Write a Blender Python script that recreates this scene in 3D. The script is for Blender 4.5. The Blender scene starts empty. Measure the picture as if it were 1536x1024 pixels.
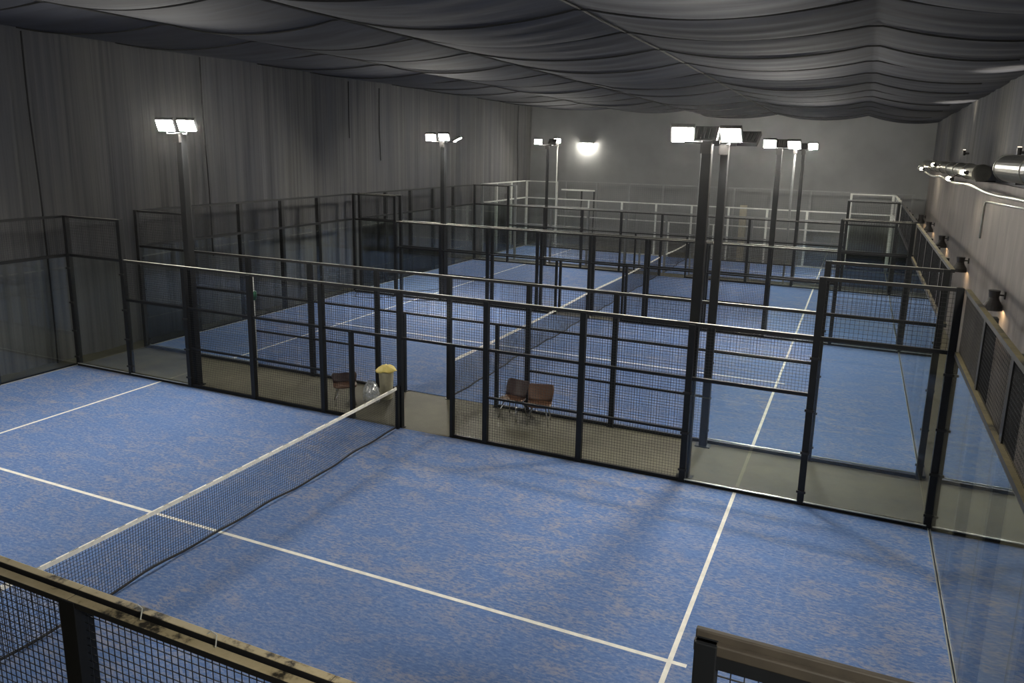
import bpy, bmesh, math, random
from mathutils import Vector, Matrix
random.seed(7)
SC = bpy.context.scene
COL = SC.collection
PI = math.pi

# ------------------------------------------------------------------ camera
cam = bpy.data.cameras.new('camera'); camo = bpy.data.objects.new('camera', cam); COL.objects.link(camo)
cam.sensor_width = 36.0
cam.lens = 1142.2224507 / 1536 * 36
cam.shift_x = -11.8037 / 1536
cam.shift_y = -50.3109 / 1536
cam.clip_start = 0.05; cam.clip_end = 200
yaw, pit, rol = -0.41364686, -0.20786778, 0.02186774
def cam_axes():
    sy, cy, sp, cp = math.sin(yaw), math.cos(yaw), math.sin(pit), math.cos(pit)
    f = Vector((sy*cp, cy*cp, sp)); r = Vector((cy, -sy, 0)); u = r.cross(f)
    return r*math.cos(rol)+u*math.sin(rol), -r*math.sin(rol)+u*math.cos(rol), f
r_, u_, f_ = cam_axes()
M = Matrix((r_, u_, -f_)).transposed().to_4x4(); M.translation = Vector((8.4365068, -12.9897442, 5.8886388))
camo.matrix_world = M
SC.camera = camo

# ------------------------------------------------------------------ view, world
SC.view_settings.view_transform = 'Standard'; SC.view_settings.look = 'None'
SC.view_settings.gamma = 1; SC.view_settings.use_curve_mapping = False
SC.view_settings.exposure = 1.6
LAMP = 250.0          # strength of the floodlight lenses
w = bpy.data.worlds.new('world'); SC.world = w; w.use_nodes = True
w.node_tree.nodes['Background'].inputs[0].default_value = (0.5, 0.55, 0.65, 1)
w.node_tree.nodes['Background'].inputs[1].default_value = 0.02

# ------------------------------------------------------------------ materials
def lin(c): return tuple(((v/255)/12.92 if v/255 <= .04045 else ((v/255+.055)/1.055)**2.4) for v in c)
class NT:
    def __init__(s, name):
        s.m = bpy.data.materials.new(name); s.m.use_nodes = True; s.t = s.m.node_tree
        s.b = s.t.nodes['Principled BSDF']; s.out = s.t.nodes['Material Output']
    def n(s, typ, **kw):
        nd = s.t.nodes.new(typ)
        for k, v in kw.items():
            if k in nd.inputs: nd.inputs[k].default_value = v
            else: setattr(nd, k, v)
        return nd
    def l(s, a, b): s.t.links.new(a, b)
    def coords(s, sc=(1, 1, 1)):
        g = s.n('ShaderNodeNewGeometry'); mp = s.n('ShaderNodeMapping'); mp.inputs['Scale'].default_value = sc
        s.l(g.outputs['Position'], mp.inputs['Vector']); return mp.outputs['Vector']
    def noise(s, vec, scale, detail=4, rough=.55, dist=0):
        nd = s.n('ShaderNodeTexNoise'); nd.inputs['Scale'].default_value = scale; nd.inputs['Detail'].default_value = detail
        nd.inputs['Roughness'].default_value = rough; nd.inputs['Distortion'].default_value = dist
        s.l(vec, nd.inputs['Vector']); return nd.outputs['Fac']
    def ramp(s, fac, stops):
        r = s.n('ShaderNodeValToRGB'); e = r.color_ramp.elements
        while len(e) < len(stops): e.new(.5)
        for i, (p, c) in enumerate(stops):
            e[i].position = p; e[i].color = (*c, 1) if len(c) == 3 else c
        s.l(fac, r.inputs['Fac']); return r.outputs['Color']
    def mix(s, fac, a, b, mode='MIX'):
        m = s.n('ShaderNodeMixRGB', blend_type=mode)
        for i, v in ((0, fac), (1, a), (2, b)):
            if isinstance(v, (int, float)): m.inputs[i].default_value = v
            elif isinstance(v, tuple): m.inputs[i].default_value = (*v, 1)
            else: s.l(v, m.inputs[i])
        return m.outputs[0]
    def bump(s, h, strength=.3, dist=.02):
        b = s.n('ShaderNodeBump', Strength=strength, Distance=dist); s.l(h, b.inputs['Height'])
        s.l(b.outputs['Normal'], s.b.inputs['Normal'])
def flat(name, c, rough=.5, metal=0.0, var=.12, scale=6, spec=.5):
    s = NT(name); v = s.coords(); n = s.noise(v, scale, 3)
    c = lin(c); d = tuple(x*(1-var) for x in c); e = tuple(min(1, x*(1+var)) for x in c)
    s.l(s.ramp(n, [(.3, d), (.7, e)]), s.b.inputs['Base Color'])
    s.b.inputs['Roughness'].default_value = rough; s.b.inputs['Metallic'].default_value = metal
    s.b.inputs['Specular IOR Level'].default_value = spec
    return s.m
def emit(name, c, st):
    s = NT(name); e = s.n('ShaderNodeEmission'); e.inputs[0].default_value = (*c, 1); e.inputs[1].default_value = st
    s.l(e.outputs[0], s.out.inputs['Surface']); return s.m

def turf():
    s = NT('blue_turf'); v = s.coords(); vs = s.coords((.8, 1.5, 1))
    big = s.noise(v, .28, 3, .5); mid = s.noise(vs, 2.6, 6, .68, .7); fine = s.noise(s.coords((1.4, 3.0, 1)), 9, 4, .7, .3)
    blue = s.ramp(fine, [(.28, lin((74, 103, 155))), (.72, lin((112, 139, 186)))])
    sandm = s.ramp(s.mix(.5, mid, fine), [(.47, (0, 0, 0)), (.62, (1, 1, 1))])
    bigm = s.ramp(big, [(.32, (.3,)*3), (.66, (1.,)*3)])
    f = s.mix(1, sandm, bigm, 'MULTIPLY')
    c = s.mix(f, blue, lin((152, 150, 158)))
    s.l(c, s.b.inputs['Base Color']); s.b.inputs['Roughness'].default_value = .85
    s.b.inputs['Specular IOR Level'].default_value = .2
    s.bump(fine, .25, .02); return s.m
def concrete():
    s = NT('strip_concrete'); v = s.coords(); n = s.noise(v, 1.2, 5, .6); f = s.noise(v, 40, 2)
    c = s.ramp(n, [(.3, lin((72, 70, 58))), (.7, lin((94, 91, 76)))])
    s.l(s.mix(.25, c, s.ramp(f, [(.3, (0, 0, 0)), (.7, (.6, .6, .55))]), 'OVERLAY'), s.b.inputs['Base Color'])
    s.b.inputs['Roughness'].default_value = .7; return s.m
def curtain():
    s = NT('curtain_cloth'); v = s.coords((9, 9, .12)); n = s.noise(v, .9, 4, .6, .2); b = s.noise(s.coords((1, 1, .25)), .5, 3)
    c = s.ramp(n, [(.25, lin((66, 66, 68))), (.5, lin((92, 91, 90))), (.8, lin((106, 105, 103)))])
    c2 = s.mix(s.ramp(b, [(.35, (0, 0, 0)), (.7, (.5,)*3)]), c, lin((74, 76, 86)))
    s.l(c2, s.b.inputs['Base Color']); s.b.inputs['Roughness'].default_value = .9
    s.b.inputs['Specular IOR Level'].default_value = .15
    s.bump(n, .5, .05); return s.m
def ceil_cloth():
    s = NT('ceiling_cloth'); n = s.noise(s.coords((.25, 1.6, 1)), 1.6, 3, .5, .4)
    s.l(s.ramp(n, [(.3, lin((36, 38, 46))), (.7, lin((48, 51, 61)))]), s.b.inputs['Base Color'])
    s.b.inputs['Roughness'].default_value = .9; s.b.inputs['Specular IOR Level'].default_value = .15
    s.bump(n, .2, .06); return s.m
def plaster():
    s = NT('grey_board_wall'); v = s.coords((1, 1, .3)); n = s.noise(v, 1.6, 5, .6)
    c = s.ramp(n, [(.3, lin((98, 92, 90))), (.7, lin((124, 117, 113)))])
    sp = s.noise(s.coords((1, 1.4, 1)), 3.1, 2)
    c = s.mix(s.ramp(sp, [(.72, (0, 0, 0)), (.76, (.8,)*3)]), c, lin((70, 64, 62)))
    g = s.n('ShaderNodeNewGeometry'); sep = s.n('ShaderNodeSeparateXYZ'); s.l(g.outputs['Position'], sep.inputs[0])
    q = s.n('ShaderNodeMath', operation='MULTIPLY'); s.l(sep.outputs['Y'], q.inputs[0]); q.inputs[1].default_value = 1/1.25
    fr = s.n('ShaderNodeMath', operation='FRACT'); s.l(q.outputs[0], fr.inputs[0])
    c = s.mix(s.ramp(fr.outputs[0], [(.0, (.6,)*3), (.014, (.6,)*3), (.02, (0, 0, 0))]), c, lin((60, 58, 58)))
    s.l(c, s.b.inputs['Base Color']); s.b.inputs['Roughness'].default_value = .8; return s.m
def dusty_lit_rail(name='dusty_lit_rail', cols=((46, 42, 34), (176, 162, 128), (205, 192, 160)), cut=.40):
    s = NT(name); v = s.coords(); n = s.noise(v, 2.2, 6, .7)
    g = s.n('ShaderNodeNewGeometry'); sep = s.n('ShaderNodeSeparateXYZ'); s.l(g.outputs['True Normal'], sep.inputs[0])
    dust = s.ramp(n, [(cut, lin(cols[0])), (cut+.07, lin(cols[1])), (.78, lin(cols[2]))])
    # settled dust lies on faces that look up; on RAILT a painted highlight too
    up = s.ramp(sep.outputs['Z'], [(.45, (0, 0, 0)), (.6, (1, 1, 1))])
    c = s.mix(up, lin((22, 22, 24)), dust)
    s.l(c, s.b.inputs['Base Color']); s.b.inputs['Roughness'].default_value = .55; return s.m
def glass():
    s = NT('clear_glass'); tr = s.n('ShaderNodeBsdfTransparent'); tr.inputs[0].default_value = (.955, .975, .97, 1)
    gl = s.n('ShaderNodeBsdfGlossy'); gl.inputs['Roughness'].default_value = .01; gl.inputs[0].default_value = (1, 1, 1, 1)
    lw = s.n('ShaderNodeLayerWeight'); lw.inputs[0].default_value = .5
    pw = s.n('ShaderNodeMath', operation='POWER'); s.l(lw.outputs['Facing'], pw.inputs[0]); pw.inputs[1].default_value = 5
    ma = s.n('ShaderNodeMath', operation='MULTIPLY_ADD'); s.l(pw.outputs[0], ma.inputs[0]); ma.inputs[1].default_value = .95; ma.inputs[2].default_value = .04
    mx = s.n('ShaderNodeMixShader'); s.l(ma.outputs[0], mx.inputs[0]); s.l(tr.outputs[0], mx.inputs[1]); s.l(gl.outputs[0], mx.inputs[2])
    s.l(mx.outputs[0], s.out.inputs['Surface']); return s.m
def film():
    s = NT('clear_bag'); tr = s.n('ShaderNodeBsdfTransparent'); df = s.n('ShaderNodeBsdfGlossy'); df.inputs['Roughness'].default_value = .25
    d2 = s.n('ShaderNodeBsdfDiffuse'); d2.inputs[0].default_value = (.6, .65, .7, 1)
    m1 = s.n('ShaderNodeMixShader'); m1.inputs[0].default_value = .5; s.l(df.outputs[0], m1.inputs[1]); s.l(d2.outputs[0], m1.inputs[2])
    m2 = s.n('ShaderNodeMixShader'); n = s.noise(s.coords(), 18, 3)
    s.l(s.ramp(n, [(.35, (.3,)*3), (.65, (.85,)*3)]), m2.inputs[0])
    s.l(tr.outputs[0], m2.inputs[1]); s.l(m1.outputs[0], m2.inputs[2]); s.l(m2.outputs[0], s.out.inputs['Surface']); return s.m

TURF, CONC, CURT, CEIL, PLAS, DUST, GLASS, FILM = turf(), concrete(), curtain(), ceil_cloth(), plaster(), dusty_lit_rail(), glass(), film()
RAILT = dusty_lit_rail('highlight_top_rail', ((96, 96, 90), (168, 166, 156), (205, 202, 190)), .36)  # up-faces carry the painted highlight of lit rail tops, plus some dust
DUSTO = dusty_lit_rail('dull_dusty_rail', ((34, 31, 24), (100, 92, 66), (140, 128, 88)), .38)
BLK = flat('black_steel', (13, 15, 18), .5, 0, .15, spec=.35)
WHT = flat('white_steel', (176, 178, 172), .45)
GRY = flat('grey_steel', (110, 112, 112), .45)
WIRE = flat('black_wire', (22, 24, 28), .45)
WIREW = flat('grey_wire', (120, 122, 120), .5)
LINE = flat('white_line', (232, 230, 222), .8, spec=.2)
SEAM = flat('turf_seam', (110, 132, 176), .9, spec=.1)
PALEM = flat('pale_metal', (200, 200, 192), .3, .6)  # pale metal of the pipes; on fence sills it paints in light
BAND = flat('net_band', (244, 240, 228), .7, 0, .12, 14)
LACE = flat('net_lacing', (70, 62, 50), .8)
NETM = flat('net_cord', (16, 18, 26), .7)
ROPE = flat('dark_rope', (14, 14, 16), .8)
BROWN = flat('brown_plastic', (42, 23, 20), .5)
ORNG = flat('tan_plastic', (72, 47, 28), .5)
CHR = flat('chrome', (210, 210, 210), .2, 1)
YEL = flat('yellow_plastic', (236, 216, 130), .5)
BINM = flat('pale_bucket', (190, 184, 158), .5)
BLKP = flat('black_plastic', (18, 16, 16), .5)
BRNP = flat('brown_lamp_paint', (26, 21, 21), .6)
DUCT = flat('duct_steel', (96, 96, 92), .32, .85, .2, 3)
BEIGE = flat('beige_column', (140, 134, 116), .8)
GREEN = flat('green_plastic', (10, 84, 58), .5)
FLOODE = emit('floodlight_glow', (1, .955, .85), LAMP)
BULBE = emit('bulb_glow', (1, .90, .66), 30)
WLAMPE = emit('wall_lamp_glow', (1, .95, .82), 90)
WARME = emit('warm_glow', (1, .68, .36), 60)
DIME = emit('dim_glow', (1, .8, .55), 3)
FARW = flat('far_cloth', (112, 113, 113), .9, 0, .1, .7, .1)
RAILDIM = flat('dim_light_rail', (44, 39, 32), .6, 0, .35, 5)  # darker copy of the near top rail for the lower light there, less dust

# ------------------------------------------------------------------ helpers
def box(bm, x0, x1, y0, y1, z0, z1):
    v = [bm.verts.new(p) for p in ((x0,y0,z0),(x1,y0,z0),(x1,y1,z0),(x0,y1,z0),(x0,y0,z1),(x1,y0,z1),(x1,y1,z1),(x0,y1,z1))]
    for f in ((0,3,2,1),(4,5,6,7),(0,1,5,4),(1,2,6,5),(2,3,7,6),(3,0,4,7)): bm.faces.new([v[i] for i in f])
def tube(bm, pts, r, seg=8, cap=True, radii=None):
    pts = [Vector(p) for p in pts]; rings = []
    for i, p in enumerate(pts):
        d = (pts[min(i+1, len(pts)-1)] - pts[max(i-1, 0)]).normalized()
        a = d.cross(Vector((0, 0, 1)) if abs(d.z) < .9 else Vector((1, 0, 0))).normalized(); b = d.cross(a)
        rr = radii[i] if radii else r
        rings.append([bm.verts.new(p + rr*(a*math.cos(2*PI*k/seg) + b*math.sin(2*PI*k/seg))) for k in range(seg)])
    for i in range(len(rings)-1):
        for k in range(seg):
            bm.faces.new((rings[i][k], rings[i][(k+1) % seg], rings[i+1][(k+1) % seg], rings[i+1][k]))
    if cap: bm.faces.new(rings[0][::-1]); bm.faces.new(rings[-1])
def lathe(bm, prof, c=(0, 0, 0), seg=24):
    rings = [[bm.verts.new((c[0]+r*math.cos(2*PI*k/seg), c[1]+r*math.sin(2*PI*k/seg), c[2]+z)) for k in range(seg)] for r, z in prof]
    for i in range(len(rings)-1):
        for k in range(seg): bm.faces.new((rings[i][k], rings[i][(k+1) % seg], rings[i+1][(k+1) % seg], rings[i+1][k]))
    bm.faces.new(rings[0][::-1]); bm.faces.new(rings[-1])
def obj(name, bm, mat, parent=None, smooth=False, bevel=0):
    bmesh.ops.recalc_face_normals(bm, faces=bm.faces)
    me = bpy.data.meshes.new(name); bm.to_mesh(me); bm.free()
    me.materials.append(mat)
    if smooth:
        for p in me.polygons: p.use_smooth = True
    o = bpy.data.objects.new(name, me); COL.objects.link(o)
    if parent is not None: o.parent = parent
    if bevel:
        b = o.modifiers.new('bevel', 'BEVEL'); b.width = bevel; b.segments = 2; b.limit_method = 'ANGLE'
    return o
def bx(name, mat, parent, *d, bevel=0):
    if parent is not None:
        L = parent.location; d = (d[0]-L.x, d[1]-L.x, d[2]-L.y, d[3]-L.y, d[4]-L.z, d[5]-L.z)
    bm = bmesh.new(); box(bm, *d); return obj(name, bm, mat, parent, bevel=bevel)
def thing(name, label, cat, loc=(0, 0, 0), group=None, rz=0):
    o = bpy.data.objects.new(name, None); COL.objects.link(o); o.location = loc; o.rotation_euler = (0, 0, rz)
    o.empty_display_size = .2
    tag(o, label, cat, group); return o
def tag(o, label, cat, group=None):
    o['label'] = label; o['category'] = cat
    if group: o['group'] = group
    return o
def struct(o): o['kind'] = 'structure'; return o

Z1, Z2, Z3, Z4 = .98, 1.96, 2.94, 3.92
CA, CB, C2, C3, CD, CE = 0.07, 2.17, 12.25, 12.65, 22.75, 29.6   # fence planes: court1 far, court2 near, court2 far, court3 near, court3 far, court4 far
C4 = 23.65
XL, XR, YN, YF = -10.75, 11.6, -18.0, 32.0

# ------------------------------------------------------------------ setting
bm = bmesh.new(); box(bm, XL-.3, XR+.3, YN-.3, YF+.3, -.25, 0); struct(obj('floor', bm, CONC))
def curtain_wall(name, p0, p1, z0, z1, nrm, amp=.05, step=.07, mat=None):
    bm = bmesh.new(); p0 = Vector(p0); p1 = Vector(p1); L = (p1-p0).length; n = int(L/step); d = (p1-p0)/n; nrm = Vector(nrm)
    rows = 6; grid = []
    ph = [random.uniform(0, 6.28) for _ in range(5)]
    for i in range(n+1):
        s = i*step; col = []
        for j in range(rows+1):
            t = j/rows; a = amp*(1.25-.7*t)
            w_ = math.sin(s*5.1+ph[0]+.9*math.sin(s*.7+ph[1]))*.45 + math.sin(s*11.3+ph[2]+1.3*math.sin(s*.43))*.3 + math.sin(s*1.7+ph[3])*.5
            p = p0+d*i+nrm*(a*w_)
            col.append(bm.verts.new((p.x, p.y, z0+(z1-z0)*t)))
        grid.append(col)
    for i in range(n):
        for j in range(rows): bm.faces.new((grid[i][j], grid[i+1][j], grid[i+1][j+1], grid[i][j+1]))
    return struct(obj(name, bm, mat or CURT, smooth=True))
curtain_wall('wall_left', (XL, YN, 0), (XL, YF, 0), 0, 9.0, (1, 0, 0))
curtain_wall('wall_far', (XL-.2, YF, 0), (XR+.2, YF, 0), 0, 9.0, (0, -1, 0), .012, mat=FARW)
curtain_wall('wall_near', (XL-.2, YN, 0), (XR+.2, YN, 0), 0, 9.0, (0, 1, 0))
bm = bmesh.new(); box(bm, XR, XR+.25, YN, YF, 0, 5.25); struct(obj('wall_right', bm, PLAS))
curtain_wall('wall_right_upper', (XR+.06, YN, 0), (XR+.06, YF, 0), 5.2, 9.0, (-1, 0, 0), .03)

SX = [-11.2, -5.6, -1.05, 3.85, 8.4, 12.2]; SZ = [8.6, 8.35, 8.25, 8.2, 8.15, 7.95]
def ceil_z(x, y):
    for i in range(5):
        if x <= SX[i+1] or i == 4:
            t = (x-SX[i])/(SX[i+1]-SX[i]); z = SZ[i]*(1-t)+SZ[i+1]*t; sx = 4*t*(1-t); k = i; break
    z -= .26*max(0, (y-6)/26)*(1 if x > 0 else .35)
    u = (y+.3)/2.7; fu = u-math.floor(u)
    z -= sx*(.24+.03*math.sin(math.floor(u)*2.1+k))
    z -= .04*(4*fu*(1-fu))**.8*(.35+.65*sx)*(1 if x > -1 else .5)
    z += .008*math.sin(y*7.3+x*.8+k)*sx*(1 if x > 2 else .3)
    return z
bm = bmesh.new(); g = []
xs = [XL-.3+i*.19 for i in range(int((XR-XL+.8)/.19)+1)]
xs = sorted(set([round(v, 3) for v in xs] + [s for s in SX if XL-.3 < s < XR+.5]))
ys = [YN-.2+j*.09 for j in range(int((YF-YN+.5)/.09)+1)]
for x in xs: g.append([bm.verts.new((x, y, ceil_z(x, y))) for y in ys])
for i in range(len(xs)-1):
    for j in range(len(ys)-1): bm.faces.new((g[i][j], g[i+1][j], g[i+1][j+1], g[i][j+1]))
struct(obj('ceiling', bm, CEIL, smooth=True))
tn = 1
for sx in (SX[2], SX[3], SX[1]):
    bm = bmesh.new(); tube(bm, [(sx, y, ceil_z(sx, y)-.03) for y in [YN+k*.3 for k in range(int((YF-YN)/.3))]], .022, 5)
    struct(obj('trim_%d' % tn, bm, ROPE)); tn += 1
k = -6
while -.3+2.7*k < YF-.5:
    y = -.3+2.7*k
    if y > YN+.3:
        bm = bmesh.new(); tube(bm, [(x, y, ceil_z(x, y+1e-4)-.022) for x in [XL+.25+q*.25 for q in range(int((XR-XL-.4)/.25))]], .016, 5)
        struct(obj('trim_%d' % tn, bm, ROPE)); tn += 1
    k += 1

for y, za, zb in ((-.06, 0, 8.4), (5.5, 2.2, 8.4), (13.05, 6.1, 8.3), (15.2, 5.2, 8.2), (29.7, 0, 8.3)):
    bm = bmesh.new(); tube(bm, [(XL+.09+.01*math.sin(z*1.7), y+.04*math.sin(z*.6), z) for z in [za+(zb-za)*q/20 for q in range(21)]], .022, 5)
    struct(obj('trim_%d' % tn, bm, ROPE)); tn += 1

# ------------------------------------------------------------------ courts (turf + painted lines)
def court(label, y0, y1, centre=True):
    t = thing('artificial_turf_court', label, 'court', (0, (y0+y1)/2, 0))
    bx('turf', TURF, t, -10, 10, y0, y1, .001, .012)
    z0, z1 = .0125, .0145
    for sx in (-6.95, 6.95): bx('service_line', LINE, t, sx-.03, sx+.03, y0, y1, z0, z1)
    ym = (y0+y1)/2
    if centre: bx('center_line', LINE, t, -7.15, 7.15, ym-.03, ym+.03, z0, z1+.001)
    for sx in (-7.95, 7.95): bx('turf_seam', SEAM, t, sx-.006, sx+.006, y0, y1, z0, z0+.0008)
    for sx in (-3.9, 3.9): bx('turf_seam', SEAM, t, sx-.004, sx+.004, y0, y1, z0, z0+.0008)
    return t
court('nearest blue turf court, in front of the brown chairs', -10, 0)
court('blue turf court behind the brown chairs, second from the camera', CB+.09, C2-.09)
court('third blue turf court, behind the narrow pale double fence gap', C3+.09, CD-.09)
court('farthest blue turf court, inside the white-framed enclosure', C4+.09, CE-.09)

# ------------------------------------------------------------------ fences
def wires(parent, a0, a1, z0, z1, plane, axis='x', mat=WIRE, sp=.055, w=.0042, name='wire_mesh'):
    L = parent.location; bm = bmesh.new(); h = w/2
    def bar(u0, u1, v0, v1, off):
        p = plane+off
        if axis == 'x': box(bm, u0-L.x, u1-L.x, p-h-L.y, p+h-L.y, v0, v1)
        else: box(bm, p-h-L.x, p+h-L.x, u0-L.y, u1-L.y, v0, v1)
    n = max(1, round((a1-a0)/sp))
    for i in range(n+1): u = a0+(a1-a0)*i/n; bar(u-h, u+h, z0, z1, -h)
    n = max(1, round((z1-z0)/sp))
    for i in range(n+1): v = z0+(z1-z0)*i/n; bar(a0, a1, v-h, v+h, h)
    return obj(name, bm, mat, parent)
def pbox(parent, name, mat, a0, a1, z0, z1, plane, depth, axis, bevel=0):
    if axis == 'x': return bx(name, mat, parent, a0, a1, plane-depth/2, plane+depth/2, z0, z1, bevel=bevel)
    return bx(name, mat, parent, plane-depth/2, plane+depth/2, a0, a1, z0, z1, bevel=bevel)
def side_fence(y, label, mat=BLK, wmat=WIRE, side=1, group='long side fences between the courts', xs=None, rail=None, clamps=False, sp=.055, strip=PALEM, w=.0042, half=None):
    """long side wall of a court: glass and high mesh at the ends, low mesh and two gate openings at the net"""
    t = thing('court_side_fence', label, 'fence', (0, y, 0), group)
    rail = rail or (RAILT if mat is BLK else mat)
    X = [-10.0, -8.03, -6, -4, -2, -1.24, 0, 1.24, 2, 4, 6, 8.03, 10.0]
    if half: X = [x for x in X if half[0]-.01 <= x <= half[1]+.01]
    for x in X:
        h = Z4+.03 if abs(x) > 7 else (Z3 if abs(x) != 1.24 else Z2)
        wd = .11 if abs(x) > 3 else (.07 if abs(x) == 1.24 else .1)
        px = x + (-.035 if x == 10 else (.035 if x == -10 else 0))
        pbox(t, 'post', mat, px-wd/2, px+wd/2, 0, h, y, .11, 'x', .004)
        if abs(x) < 9: pbox(t, 'foot_plate', mat, px-wd/2-.03, px+wd/2+.03, 0, .015, y, .128, 'x')
        if clamps and abs(x) > 5:
            for cz in (.25, .95, 1.7) + ((2.6,) if abs(x) > 7 else ()):
                pbox(t, 'glass_clamp', BLKP, px-.075, px+.075, cz-.02, cz+.02, y-.06*side, .035, 'x')
    gp = y-.03*side          # glass sits on the court side of the posts
    for a, b in zip(X[:-1], X[1:]):
        aa, bb = a+.05, b-.05; m = (abs(a)+abs(b))/2
        if m > 8.5:
            pbox(t, 'glass_panel', GLASS, a+.012, b-.012, .07, Z3-.03, gp, .01, 'x')
            wires(t, aa, bb, Z3, Z4, y, 'x', wmat, .07 if sp < .08 else sp, w)
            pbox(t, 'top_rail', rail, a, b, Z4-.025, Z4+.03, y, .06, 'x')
            pbox(t, 'rail', mat, a, b, Z3-.03, Z3+.03, y, .06, 'x')
            pbox(t, 'sill_glint', strip, aa, bb, .07, .085, gp-.03*side, .03, 'x')  # pale strip paints in the lit top of the bottom rail
        elif m > 6.5:
            pbox(t, 'glass_panel', GLASS, a+.012, b-.012, .07, Z2-.03, gp, .01, 'x')
            wires(t, aa, bb, Z2, Z3, y, 'x', wmat, sp, w)
            pbox(t, 'top_rail', rail, a, b, Z3-.03, Z3+.03, y, .06, 'x')
            pbox(t, 'rail', mat, a, b, Z2-.03, Z2+.03, y, .06, 'x')
            pbox(t, 'sill_glint', strip, aa, bb, .07, .085, gp-.03*side, .03, 'x')
        else:
            pbox(t, 'top_rail', rail, a, b, Z3-.03, Z3+.03, y, .06, 'x')
            pbox(t, 'rail', mat, a, b, Z2-.025, Z2+.025, y, .05, 'x')
            if abs(a) > 1.2 and abs(b) > 1.2:
                if m > 1.7: pbox(t, 'rail', mat, a, b, Z1-.02, Z1+.02, y, .045, 'x')
                wires(t, aa, bb, .07, Z3, y, 'x', wmat, sp, w)
            else:
                wires(t, aa, bb, Z2, Z3, y, 'x', wmat, sp, w)
        if not (abs(a) < 1.3 and abs(b) < 1.3): pbox(t, 'bottom_rail', mat, a, b, .005, .07, y, .06, 'x')
    return t
def end_fence(x, y0, y1, label, mat=BLK, wmat=WIRE, group='glass end walls of the courts', rail=None, sp=.055, n=5, w=.0042, pd=.14):
    """short back wall: full glass to 3 m, wire mesh to 4 m"""
    t = thing('court_end_wall', label, 'fence', (x, (y0+y1)/2, 0), group)
    rail = rail or mat; s = 1 if x > 0 else -1
    Y = [y0+(y1-y0)*i/n for i in range(n+1)]
    out = x+s*.06
    for i, yy in enumerate(Y):
        if 0 < i < n: pbox(t, 'post', mat, yy-.07, yy+.07, 0, Z4, out+s*.05, pd, 'y', .004)
    for a, b in zip(Y[:-1], Y[1:]):
        pbox(t, 'glass_panel', GLASS, a+.01, b-.01, .05, Z3-.04, x, .01, 'y')
        wires(t, a, b, Z3, Z4, out, 'y', wmat, sp, w)
        pbox(t, 'top_rail', rail, a, b, Z4-.03, Z4+.03, out, .07, 'y')
        pbox(t, 'rail', rail, a, b, Z3-.04, Z3+.03, out-s*.02, .08, 'y')
        pbox(t, 'bottom_rail', mat, a, b, .005, .05, out, .06, 'y')
        pbox(t, 'sill_glint', PALEM, a+.01, b-.01, .013, .035, x-s*.02, .012, 'y')  # pale strip paints in the reflection edge along the glass foot
    return t
side_fence(CA, 'black fence beside the near court, in front of the brown chairs', clamps=True, side=1)
side_fence(CB, 'black fence directly behind the brown chairs and the yellow-lidded bin', clamps=True, side=-1)
side_fence(C2, 'black fence on the far side of the second court, nearer one of the close pair', side=1)
side_fence(C3, 'black fence on the near side of the third court, farther one of the close pair', side=-1)
side_fence(CD, 'black fence on the far side of the third court, before the white one', side=1)
side_fence(C4, 'pale grey fence just behind the third court, near side of the white enclosure', GRY, WIREW, side=-1, w=.003)
side_fence(CE, 'white-framed fence farthest from the camera, before the far curtain', WHT, WIREW, side=1, w=.0045)
# near side of court 1 (below the camera), dusty double top rail
def near_fence():
    y = -10.12
    t = thing('court_side_fence', 'nearest black fence below the camera with dusty double top rail', 'fence', (0, y, 0), 'long side fences between the courts')
    X = [.1, 2.1, 4.12, 6.1, 8.05, 10.06]
    Z4, Z3 = 3.95, 3.05
    for x in X:
        h = Z4-.02 if x > 7 else Z3-.02
        hw = .045 if x > 7 else .07
        pbox(t, 'post', BLK, x-hw, x+hw, 0, h, y, hw*1.8, 'x', .004)
    for a, b in zip(X[:-1], X[1:]):
        if a > 8:
            pbox(t, 'top_rail', RAILDIM, a-.05, b, Z4-.05, Z4+.01, y+.022, .03, 'x', .006)
            pbox(t, 'top_rail', RAILDIM, a-.05, b, Z4-.07, Z4-.02, y-.014, .03, 'x', .006)
            pbox(t, 'rail', BLK, a, b, Z4-.13, Z4-.06, y, .05, 'x')
            wires(t, a+.05, b, Z3, Z4-.12, y, 'x', sp=.055, w=.005)
            pbox(t, 'rail', BLK, a, b, Z3-.04, Z3+.02, y, .06, 'x')
            pbox(t, 'glass_panel', GLASS, a+.01, b-.01, .05, Z3-.04, y+.04, .01, 'x')
        else:
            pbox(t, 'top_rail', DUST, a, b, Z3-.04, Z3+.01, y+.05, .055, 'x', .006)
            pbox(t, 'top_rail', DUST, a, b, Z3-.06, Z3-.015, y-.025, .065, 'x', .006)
            wires(t, a+.05, b-.05, .07, Z3-.08, y, 'x', sp=.055, w=.0045)
            pbox(t, 'rail', BLK, a, b, Z2-.025, Z2+.025, y, .05, 'x')
            pbox(t, 'rail', BLK, a, b, Z1-.02, Z1+.02, y, .045, 'x')
        pbox(t, 'bottom_rail', BLK, a, b, .005, .07, y, .06, 'x')
    for x in (1.1, 2.9, 4.6, 5.2):
        L = t.location; bm = bmesh.new()
        tube(bm, [(x, .04, Z3+.005), (x+.03, .05, Z3+.03), (x+.09, .03, Z3+.035), (x+.13, -.02, Z3+.0)], .004, 5)
        obj('cable_tie', bm, WHT, t)
    return t
near_fence()
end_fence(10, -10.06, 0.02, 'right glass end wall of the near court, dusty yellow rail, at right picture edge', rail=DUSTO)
end_fence(-10, -10.06, 0.02, 'left glass end wall of the near court, beside the dark curtain')
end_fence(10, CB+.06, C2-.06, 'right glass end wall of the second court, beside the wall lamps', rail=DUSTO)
end_fence(-10, CB+.06, C2-.06, 'left glass end wall of the second court, beside the curtain')
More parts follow.
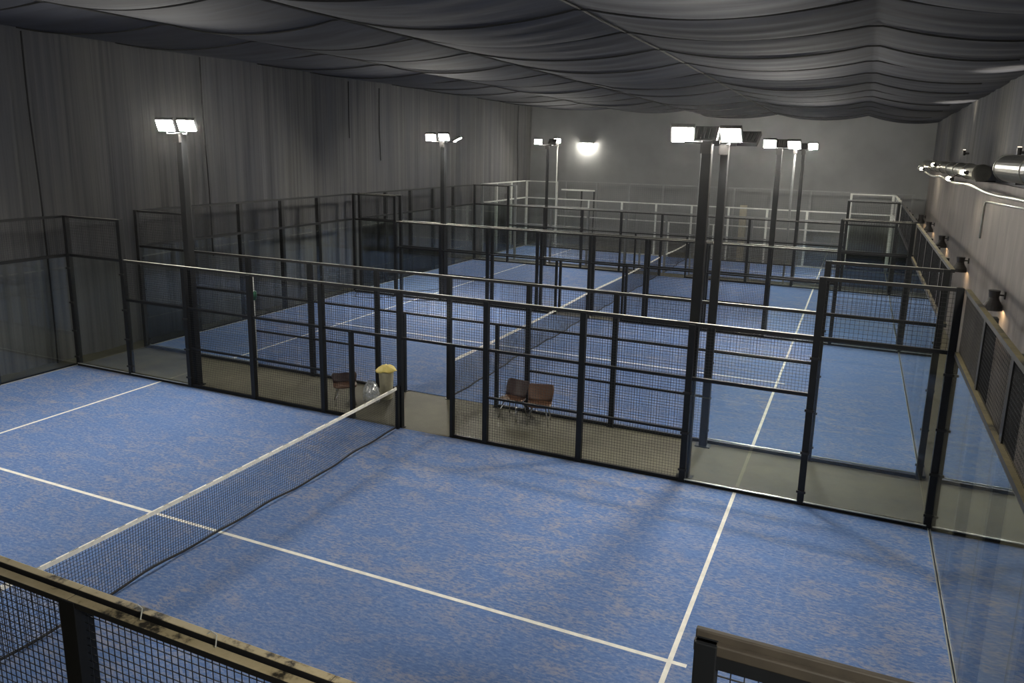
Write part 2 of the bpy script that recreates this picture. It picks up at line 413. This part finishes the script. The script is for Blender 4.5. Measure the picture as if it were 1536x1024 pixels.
end_fence(10, C3+.06, CD-.06, 'right glass end wall of the third court')
end_fence(-10, C3+.06, CD-.06, 'left glass end wall of the third court')
end_fence(10, C4+.06, CE-.06, 'right white-framed glass end wall of the farthest court', WHT, WIREW, n=3)
end_fence(-10, C4+.06, CE-.06, 'left white-framed glass end wall of the farthest court', WHT, WIREW, n=3)
# grey back fence against the far curtain
t = thing('back_fence', 'dim grey railing fence right against the far curtain', 'fence', (0, 31.0, 0))
pbox(t, 'top_rail', GRY, -9, 11, Z4-.02, Z4+.03, 31.0, .05, 'x')
for x in (-8, -6, -4, -2, 0, 2, 4, 6, 8, 10.9): pbox(t, 'post', GRY, x-.04, x+.04, 0, Z4-.02, 31.0, .06, 'x')
for a, b in ((-9, -4), (-4, 0), (0, 4), (4, 8), (8, 11)): wires(t, a, b, .1, Z4, 31.0, 'x', WIREW, .12, .004)
t = thing('goal_frame', 'pale horizontal bar frame above the white fence at far left', 'frame', (-7.0, 30.3, 0))
bx('crossbar', WHT, t, -8.0, -5.9, 30.27, 30.33, 3.42, 3.50); bx('post', BLK, t, -6.75, -6.67, 30.27, 30.33, 0, 3.42); bx('post', BLK, t, -5.98, -5.9, 30.27, 30.33, 0, 3.42)
o = bx('support_column', BEIGE, None, 2.5, 2.85, 30.1, 30.4, 0, 3.05); tag(o, 'beige square column behind the white-framed far fence', 'column')

# ------------------------------------------------------------------ nets
def net(y0, y1, label, w=.0042, sp=.043):
    t = thing('court_net', label, 'net', (0, (y0+y1)/2, 0), 'nets across the courts')
    Ly = t.location.y; H = lambda y: .88+.045*((y-Ly)/((y1-y0)/2))**2
    def bulge(y, z): return .035*math.sin((y-y0)*1.1)*(1-z/.9)+.02*math.sin((y-y0)*2.7+1)*(1-z/.9)
    bm = bmesh.new(); h = w/2; n = int((y1-y0)/sp); m = 19
    cols = []
    for i in range(n+1):
        y = y0+(y1-y0)*i/n
        cols.append([(bulge(y, H(y)*j/m), y-Ly,   .04+(H(y)-.04)*j/m) for j in range(m+1)])
    def seg(p, q, dy, dz):
        a = [bm.verts.new((p[0]+s, p[1]+u*dy, p[2]+u*dz)) for s, u in ((-h, -h), (h, -h), (h, h), (-h, h))]
        b = [bm.verts.new((q[0]+s, q[1]+u*dy, q[2]+u*dz)) for s, u in ((-h, -h), (h, -h), (h, h), (-h, h))]
        for k in range(4): bm.faces.new((a[k], a[(k+1) % 4], b[(k+1) % 4], b[k]))
    for c in cols: seg(c[0], c[m//2], 1, 0); seg(c[m//2], c[m], 1, 0)
    for j in range(m):
        for i in range(0, n, 4): seg(cols[i][j], cols[min(i+4, n)][j], 0, 1)
    obj('net_mesh', bm, NETM, t)
    bm = bmesh.new(); N = 24
    for i in range(N):
        ya, yb = y0+(y1-y0)*i/N, y0+(y1-y0)*(i+1)/N
        vs = [bm.verts.new(p) for p in [(x, yy-Ly, H(yy)+z) for yy in (ya, yb) for x, z in ((-.014, -.05), (.014, -.05), (.014, .008), (-.014, .008))]]
        for k in range(4): bm.faces.new((vs[k], vs[(k+1) % 4], vs[4+(k+1) % 4], vs[4+k]))
    obj('top_band', bm, BAND, t)
    bm = bmesh.new(); yy = y0+.2
    while yy < y1-.2:
        l = random.uniform(.06, .16); z = H(yy)+.007
        box(bm, -.006, .004, yy-Ly, yy-Ly+l, z, z+.003); yy += l+random.uniform(.12, .35)
    obj('lacing', bm, LACE, t)
    bm = bmesh.new(); tube(bm, [(bulge(y0+(y1-y0)*i/60, .02), y0+(y1-y0)*i/60-Ly, .045+.01*math.sin(i*.9)) for i in range(61)], .018, 6)
    obj('bottom_cord', bm, NETM, t)
    for yy in (y0+.02, y1-.02): bx('net_post', BLK, t, -.035, .035, yy-.035, yy+.035, .015, .95)
    return t
net(-9.98, -.04, 'nearest court net with white top band, lower left of the picture')
net(CB+.1, C2-.1, 'white-banded net across the second court, behind the brown chairs')
net(C3+.1, CD-.1, 'white-banded net across the third court')
net(C4+.1, CE-.1, 'white-banded net across the farthest court, short', sp=.07)

# ------------------------------------------------------------------ floodlight poles
def flood(parent, pos, face, tilt, arm_z, on=True):
    """a head whose lens looks along 'face' (degrees, 0=+x) and down by tilt"""
    f = math.radians(face); tl = math.radians(tilt)
    n = Vector((math.cos(f)*math.cos(tl), math.sin(f)*math.cos(tl), -math.sin(tl)))
    r = Vector((-math.sin(f), math.cos(f), 0)); u = n.cross(r)*-1
    P = Vector(pos)-parent.location
    def quadbox(name, mat, hw, hh, d0, d1, par=parent):
        bm = bmesh.new(); vs = []
        for d, k in ((d0, 1), (d1, 1)):
            for a, b in ((-1, -1), (1, -1), (1, 1), (-1, 1)):
                vs.append(bm.verts.new(P + r*a*hw + u*b*hh + n*d))
        for q in ((0,3,2,1),(4,5,6,7),(0,1,5,4),(1,2,6,5),(2,3,7,6),(3,0,4,7)): bm.faces.new([vs[i] for i in q])
        return obj(name, bm, mat, par)
    hd = quadbox('floodlight', BLKP, .20, .165, -.09, -.002)
    ln = quadbox('lens', FLOODE if on else BLKP, .175, .14, 0, .006, hd)
    for k in range(-2, 3):
        q = P - n*.09 + r*k*.07
        bm = bmesh.new(); tube(bm, [q+u*.12, q-u*.12], .012, 4); obj('cooling_fin', bm, BLKP, hd)
    bm = bmesh.new(); a = Vector((0, 0, arm_z)); tube(bm, [P-n*.05, Vector((P.x*.9, P.y*.9, arm_z)), a], .02, 6); obj('bracket', bm, BLK, parent)
    return hd
def pole(x, y, label, heads, h=6.05, w=.085, mat=BLK, group='floodlight poles'):
    t = thing('floodlight_pole', label, 'lamp', (x, y, 0), group)
    bm = bmesh.new(); box(bm, -w, w, -w, w, 0, h); obj('pole', bm, mat, t, bevel=.012)
    bm = bmesh.new(); box(bm, -.15, .15, -min(w+.03, .115), min(w+.03, .115), 0, .02); obj('base_plate', bm, mat, t)
    bm = bmesh.new(); box(bm, -.2, .2, -.03, .03, h-.06, h); obj('crossarm', bm, BLK, t)
    bm = bmesh.new(); box(bm, -.09, .09, -w-.07, -w, h-.22, h-.04); obj('junction_box', bm, BLKP, t)
    for hd in heads: flood(t, (x+hd[0], y+hd[1], h+hd[2]), hd[3], hd[4], h-.03, len(hd) < 6)
    return t
PF = .0
pole(-6.0, CA+.2, 'tall black floodlight pole nearest the left curtain, at the near court fence', [(-.42, -.05, .15, -62, 35), (.32, -.12, .15, -60, 40)])
pole(6.0, CA+.2, 'thick black floodlight pole at the near court fence, right of centre', [(-.42, -.05, .08, -80, 40), (-.08, .28, .06, 90, 45, False)], 6.07)
pole(6.02, CB-.2, 'black floodlight pole behind the brown chairs, right beside the thickest pole', [(.12, -.22, .13, -95, 38), (.40, .15, .05, 80, 50)], 6.05, .075)
pole(-6.0, C2+.2, 'black floodlight pole between second and third courts on the left', [(-.48, -.1, .12, -65, 40), (.15, -.22, .14, -72, 42), (.55, .1, .06, 20, 62), (-.1, .25, .1, 100, 45)], 6.05, .085)
pole(6.0, C2+.2, 'black floodlight pole between second and third courts on the right', [(-.3, -.12, .1, -85, 40), (.42, -.1, .08, -95, 44), (0, .28, .08, 90, 45)], 6.05, .08)
pole(-6.0, CD+.19, 'thin black floodlight pole at far left beside the third court', [(-.5, -.1, .12, -65, 40), (.15, .25, .1, 90, 45)], 6.05, .06)
pole(6.0, CD+.19, 'thin black floodlight pole at far right beside the third court', [(.36, -.12, .14, -90, 38), (-.1, .25, .1, 90, 45)], 6.05, .07)
pole(-8.15, CE+.2, 'slim white floodlight pole at the white-framed far fence', [(.05, -.2, .1, -70, 38)], 6.2, .035, WHT)
pole(5.6, C4-.2, 'slim grey floodlight pole beside the far right black pole', [(-.1, .2, .05, 90, 55)], 6.1, .045, GRY)
# two unseen poles added on the camera side to brighten the near court
pole(-7.2, -10.45, 'added black floodlight pole out of view on the camera side, left', [(-.3, .15, .1, 70, 50), (.35, .15, .1, 50, 50)])
pole(10.9, -12.5, 'added black floodlight pole out of view on the camera side, right', [(-.3, .15, .1, 120, 50), (.1, .15, .1, 150, 45)])

# ------------------------------------------------------------------ far wall lamp
t = thing('wall_lamp', 'small oblong bright lamp mounted high on the far curtain wall', 'lamp', (-7.05, 31.75, 6.15))
bm = bmesh.new(); box(bm, -.42, .42, -.1, .2, .06, .12); obj('housing', bm, GRY, t)
bm = bmesh.new(); box(bm, -.38, .38, -.12, -.02, -.06, .055); obj('lamp_tube', bm, WLAMPE, t, bevel=.02)

# ------------------------------------------------------------------ right wall: lamps, ducts, pipes
yz = [(6.5, 2.79), (13.05, 2.74), (19.36, 2.78), (25.7, 2.79), (31.0, 2.74)]
lab = ['nearest and largest of the brown wall lamps on the right wall', 'second brown wall lamp from the camera on the right wall', 'middle one of the five brown wall lamps on the right wall',
       'second farthest brown wall lamp on the right wall', 'farthest brown wall lamp, near the dark far corner']
for (y, z), lb in zip(yz, lab):
    t = thing('wall_lamp', lb, 'lamp', (11.38, y, z), 'brown wall lamps on the right wall')
    bm = bmesh.new(); prof = [(.12, .22), (.1, .06), (.12, 0), (.19, -.12), (.2, -.22), (.185, -.22), (.17, -.12), (.09, -.02)]
    lathe(bm, prof[::-1], seg=20); obj('shade', bm, BRNP, t, smooth=False)
    bm = bmesh.new(); tube(bm, [(0, 0, .1), (.1, 0, .12), (.21, 0, .12)], .02, 6); obj('bracket', bm, BRNP, t)
    bm = bmesh.new(); box(bm, .19, .22, -.05, .05, .04, .2); obj('wall_plate', bm, BRNP, t)
    bm = bmesh.new(); lathe(bm, [(.04, -.21), (.06, -.19), (.03, -.14)], seg=12); obj('bulb', bm, WARME, t)
def duct(label, x, z, r, y0, y1):
    t = thing('ventilation_duct', label, 'duct', (x, y0, z), 'steel ventilation ducts')
    bm = bmesh.new(); tube(bm, [(0, 0, 0), (0, y1-y0, 0)], r, 28); obj('pipe', bm, DUCT, t, smooth=False)
    n = int((y1-y0)/2.4)
    for i in range(n+1):
        yy = .06+(y1-y0-.12)*i/max(1, n); bm = bmesh.new(); tube(bm, [(0, yy-.03, 0), (0, yy+.03, 0)], r+.018, 28); obj('joint_ring', bm, DUCT, t)
    for yy in (1.0, (y1-y0)-1.0):
        bm = bmesh.new(); box(bm, .0, XR-x, yy-.03, yy+.03, -r-.04, -r); obj('wall_bracket', bm, BLK, t)
duct('slim steel duct high on the right wall, farther segment with lamps on it', 11.15, 5.5, .2, 9.3, 28.5)
duct('wide steel duct high on the right wall at the picture edge, nearer segment', 11.2, 5.68, .27, -3, 5.9)
bm = bmesh.new(); tube(bm, [(10.95, y, 5.16+.03*math.sin(y*.8)) for y in [1+.5*i for i in range(50)]], .035, 8)
tag(obj('conduit_pipe', bm, PALEM, smooth=True), 'thin pale pipe running under the steel ducts on the right wall', 'pipe')
bm = bmesh.new(); tube(bm, [(XR-.03, 11.4, 3.7), (XR-.03, 11.4, 4.55), (XR-.03, 11.3, 4.68), (XR-.03, 11.1, 4.72), (XR-.03, 3.0, 4.95)], .025, 8)
tag(obj('conduit_pipe', bm, PALEM, smooth=True), 'pale bent pipe on the lower right wall with a rounded elbow', 'pipe')
bm = bmesh.new(); tube(bm, [(10.97, 28.53, 5.44), (10.93, 28.53, 5.44), (10.9, 28.5, 5.44), (10.84, 28.5, 5.40), (10.8, 28.5, 5.33), (10.84, 28.5, 5.27), (10.9, 28.5, 5.25)], .018, 8)
tag(obj('hook', bm, PALEM, smooth=True), 'small pale hook at the far end of the slim steel duct', 'hook')
for (x, y, z, l, lb) in [(10.86, 26.6, 5.32, .85, 'glowing tube lamp under the far end of the slim duct'), (10.74, 12.6, 5.26, .55, 'glowing tube lamp under the middle of the slim duct'),
                       (10.82, 20.0, 5.58, .3, 'glowing bulb lamp on the side of the slim duct, farther one'), (10.80, 9.9, 5.5, .42, 'brightest glowing bulb lamp on the side of the slim duct, nearer one')]:
    t = thing('work_lamp', lb, 'lamp', (x, y, z), 'lamps clamped along the slim duct')
    bm = bmesh.new(); tube(bm, [(0, -l/2, 0), (0, -l/2+.03, 0), (0, l/2-.03, 0), (0, l/2, 0)], .06, 12, radii=[.03, .06, .06, .03]); obj('lamp_tube', bm, BULBE, t, smooth=True)
    bm = bmesh.new(); box(bm, -.02, .09, -l/2-.04, -l/2-.01, -.05, .05); box(bm, -.02, .09, l/2+.01, l/2+.04, -.05, .05); box(bm, .065, .1, -l/2-.04, l/2+.04, -.05, .05)
    L = Vector((x, y, z)); dx = Vector((11.15, y, 5.5))-L; e = dx.normalized()*(dx.length-.2)
    tube(bm, [e*.25, e*.93], .012, 5); obj('holder', bm, BLKP, t)
for (y, lb) in [(17.2, 'up-pointing spot lamp behind the slim duct, farther one'), (6.9, 'up-pointing spot lamp behind the wide duct, nearer one')]:
    t = thing('uplight', lb, 'lamp', (11.5, y, 6.1), 'spot lamps washing the upper right wall')
    bm = bmesh.new(); tube(bm, [(0, 0, -.16), (0, 0, .02)], .05, 12); obj('housing', bm, BLKP, t)
    bm = bmesh.new(); tube(bm, [(0, 0, .022), (0, 0, .03)], .04, 12); obj('lamp_face', bm, DIME, t)
    bm = bmesh.new(); box(bm, .03, .2, -.03, .03, -.12, -.06); obj('wall_bracket', bm, BLKP, t)
    ld = bpy.data.lights.new('spot', 'SPOT'); ld.energy = 170; ld.color = (1, .88, .66); ld.spot_size = 1.0; ld.spot_blend = .8; ld.shadow_soft_size = .04
    lo = bpy.data.objects.new('spot_beam', ld); COL.objects.link(lo); lo.parent = t; lo.location = (-.12, 0, .06); lo.rotation_euler = (math.radians(180), math.radians(-9), 0)

# ------------------------------------------------------------------ chairs
def chair(label, x, y, rz, mat, bh=1.0, seatmat=None):
    t = thing('shell_chair', label, 'chair', (x, y, 0), 'brown shell chairs in the strip between courts', rz)
    # local frame: sitter looks along -y
    def shell(rows, name, th=.02, mat=mat):
        bm = bmesh.new(); g = []
        for (yy, z, wd, curl) in rows:
            g.append([bm.verts.new((wd*s, yy-curl*(s*s), z+curl*.5*abs(s)**3)) for s in [q/6 for q in range(-6, 7)]])
        for i in range(len(g)-1):
            for k in range(12): bm.faces.new((g[i][k], g[i][k+1], g[i+1][k+1], g[i+1][k]))
        o = obj(name, bm, mat, t, smooth=True); m = o.modifiers.new('solid', 'SOLIDIFY'); m.thickness = th; m.offset = 0
        return o
    shell([(-.24, .42, .16, 0), (-.22, .445, .24, .0), (-.1, .45, .27, -.02), (.05, .44, .27, -.03), (.15, .45, .26, .02)], 'seat', mat=seatmat or mat)
    shell([(.15, .45, .26, .04), (.2, .50, .265, .07), (.235, .5+.09*bh, .28, .08), (.27, .5+.17*bh, .285, .07), (.295, .5+.27*bh, .27, .05), (.30, .5+.295*bh, .22, .03)], 'backrest')
    for sx in (-1, 1):
        for sy in (-1, 1):
            bm = bmesh.new(); tube(bm, [(sx*.14, sy*.1, .43), (sx*.2, sy*.19, .2), (sx*.23, sy*.22, 0)], .013, 8); obj('leg', bm, CHR, t, smooth=True)
    bm = bmesh.new(); box(bm, -.17, .17, -.13, .13, .415, .435); obj('seat_frame', bm, BLKP, t)
    return t
chair('dark brown shell chair with orange seat, left one of the pair', 1.86, 1.72, math.radians(-8), BROWN, 1, ORNG)
chair('lighter tan-brown shell chair, right one of the pair', 2.52, 1.66, math.radians(14), ORNG)
chair('lone brown shell chair left of the bin, seen through the fence', -2.0, .82, math.radians(40), BROWN, .45, ORNG)

# ------------------------------------------------------------------ bin, bag, lid
t = thing('waste_bin', 'pale bin with crumpled yellow lid in the gateway', 'bin', (-1.32, 1.5, 0))
bm = bmesh.new(); lathe(bm, [(.13, .0), (.14, .02), (.175, .66), (.185, .68), (.17, .68)]); obj('bucket', bm, BINM, t, smooth=True)
bm = bmesh.new(); rr = []
for i in range(7):
    f = i/6; rr.append((.235*(1-f)**.6+.004, .70+.13*f**.8))
seg = 28; rings = []
for r, z in [(.2, .685)]+rr:
    rings.append([bm.verts.new((r*(1+.12*math.sin(3*a+1))*math.cos(a), r*(1+.1*math.sin(2*a))*math.sin(a), z+.02*math.sin(5*a+z*20)*(r > .05))) for a in [2*PI*k/seg for k in range(seg)]])
for i in range(len(rings)-1):
    for k in range(seg): bm.faces.new((rings[i][k], rings[i][(k+1) % seg], rings[i+1][(k+1) % seg], rings[i+1][k]))
bm.faces.new(rings[-1]); bm.faces.new(rings[0][::-1])
obj('lid', bm, YEL, t, smooth=True)
bm = bmesh.new(); seg = 40; rings = []
for r, z in [(.12, .005), (.17, .05), (.18, .2), (.16, .34), (.1, .46), (.05, .52)]:
    rings.append([bm.verts.new(((r*(1+.10*math.sin(5*a+z*9)+.06*math.sin(11*a+z*17))+.02)*math.cos(a)-.03, (r*(1+.10*math.sin(4*a+z*7)+.05*math.sin(13*a)))*math.sin(a), z)) for a in [2*PI*k/seg for k in range(seg)]])
for i in range(len(rings)-1):
    for k in range(seg): bm.faces.new((rings[i][k], rings[i][(k+1) % seg], rings[i+1][(k+1) % seg], rings[i+1][k]))
o = obj('plastic_bag', bm, FILM, None, smooth=True); o.location = (-1.45, 1.12, 0); tag(o, 'crumpled clear plastic bag leaning at the yellow-lidded bin', 'bag')

# ------------------------------------------------------------------ small things
t = thing('post_glint_tube', 'pale tube as the bright post side, with a green clamp on the left fence', 'tube', (-5.79, CB-.09, 0))
bm = bmesh.new(); tube(bm, [(0, 0, 0), (-.01, 0, 2.45)], .028, 8); obj('tube', bm, WHT, t, smooth=True)  # pale colour paints in the bright reflective side of the fence post
bm = bmesh.new(); tube(bm, [(.04, -.03, 1.84), (.06, -.03, 1.97), (.09, -.03, 2.08)], .06, 10, radii=[.05, .07, .03]); obj('clamp', bm, GREEN, t, smooth=True)
def cord(label, pts):
    bm = bmesh.new(); P = []
    for i in range(len(pts)-1):
        for k in range(8):
            f = k/8; p0 = Vector(pts[max(i-1, 0)]); p1 = Vector(pts[i]); p2 = Vector(pts[i+1]); p3 = Vector(pts[min(i+2, len(pts)-1)])
            P.append(.5*((2*p1)+(-p0+p2)*f+(2*p0-5*p1+4*p2-p3)*f*f+(-p0+3*p1-3*p2+p3)*f**3))
    P.append(Vector(pts[-1])); tube(bm, P, .012, 6); tag(obj('cable', bm, ROPE, smooth=True), label, 'cable', 'loose cables on the blue turf')
cord('black cable curving on blue turf at the left of the second court', [(-9.7, 12.0, .04), (-9.2, 11.2, .04), (-8.4, 11.3, .04), (-7.9, 11.9, .04)])
cord('black cable lying on blue turf by the second court far fence', [(-7.7, 11.9, .04), (-7.2, 11.5, .04), (-6.6, 11.8, .04), (-6.2, 12.05, .04)])
cord('black cable loop on blue turf in the third court', [(-8.6, 13.6, .04), (-8.2, 13.2, .04), (-7.6, 13.5, .04), (-7.2, 14.4, .04)])

# ------------------------------------------------------------------ thin haze added for bloom (soft glow round the lamps)
bm = bmesh.new(); box(bm, XL+.25, XR-.05, YN+.3, YF-.1, .3, 9.0)
hz = NT('bloom_haze'); vs_ = hz.n('ShaderNodeVolumeScatter'); vs_.inputs['Density'].default_value = .0003; vs_.inputs['Anisotropy'].default_value = .88
hz.t.nodes.remove(hz.b); hz.l(vs_.outputs[0], hz.out.inputs['Volume'])
o = obj('haze', bm, hz.m); o['kind'] = 'structure'
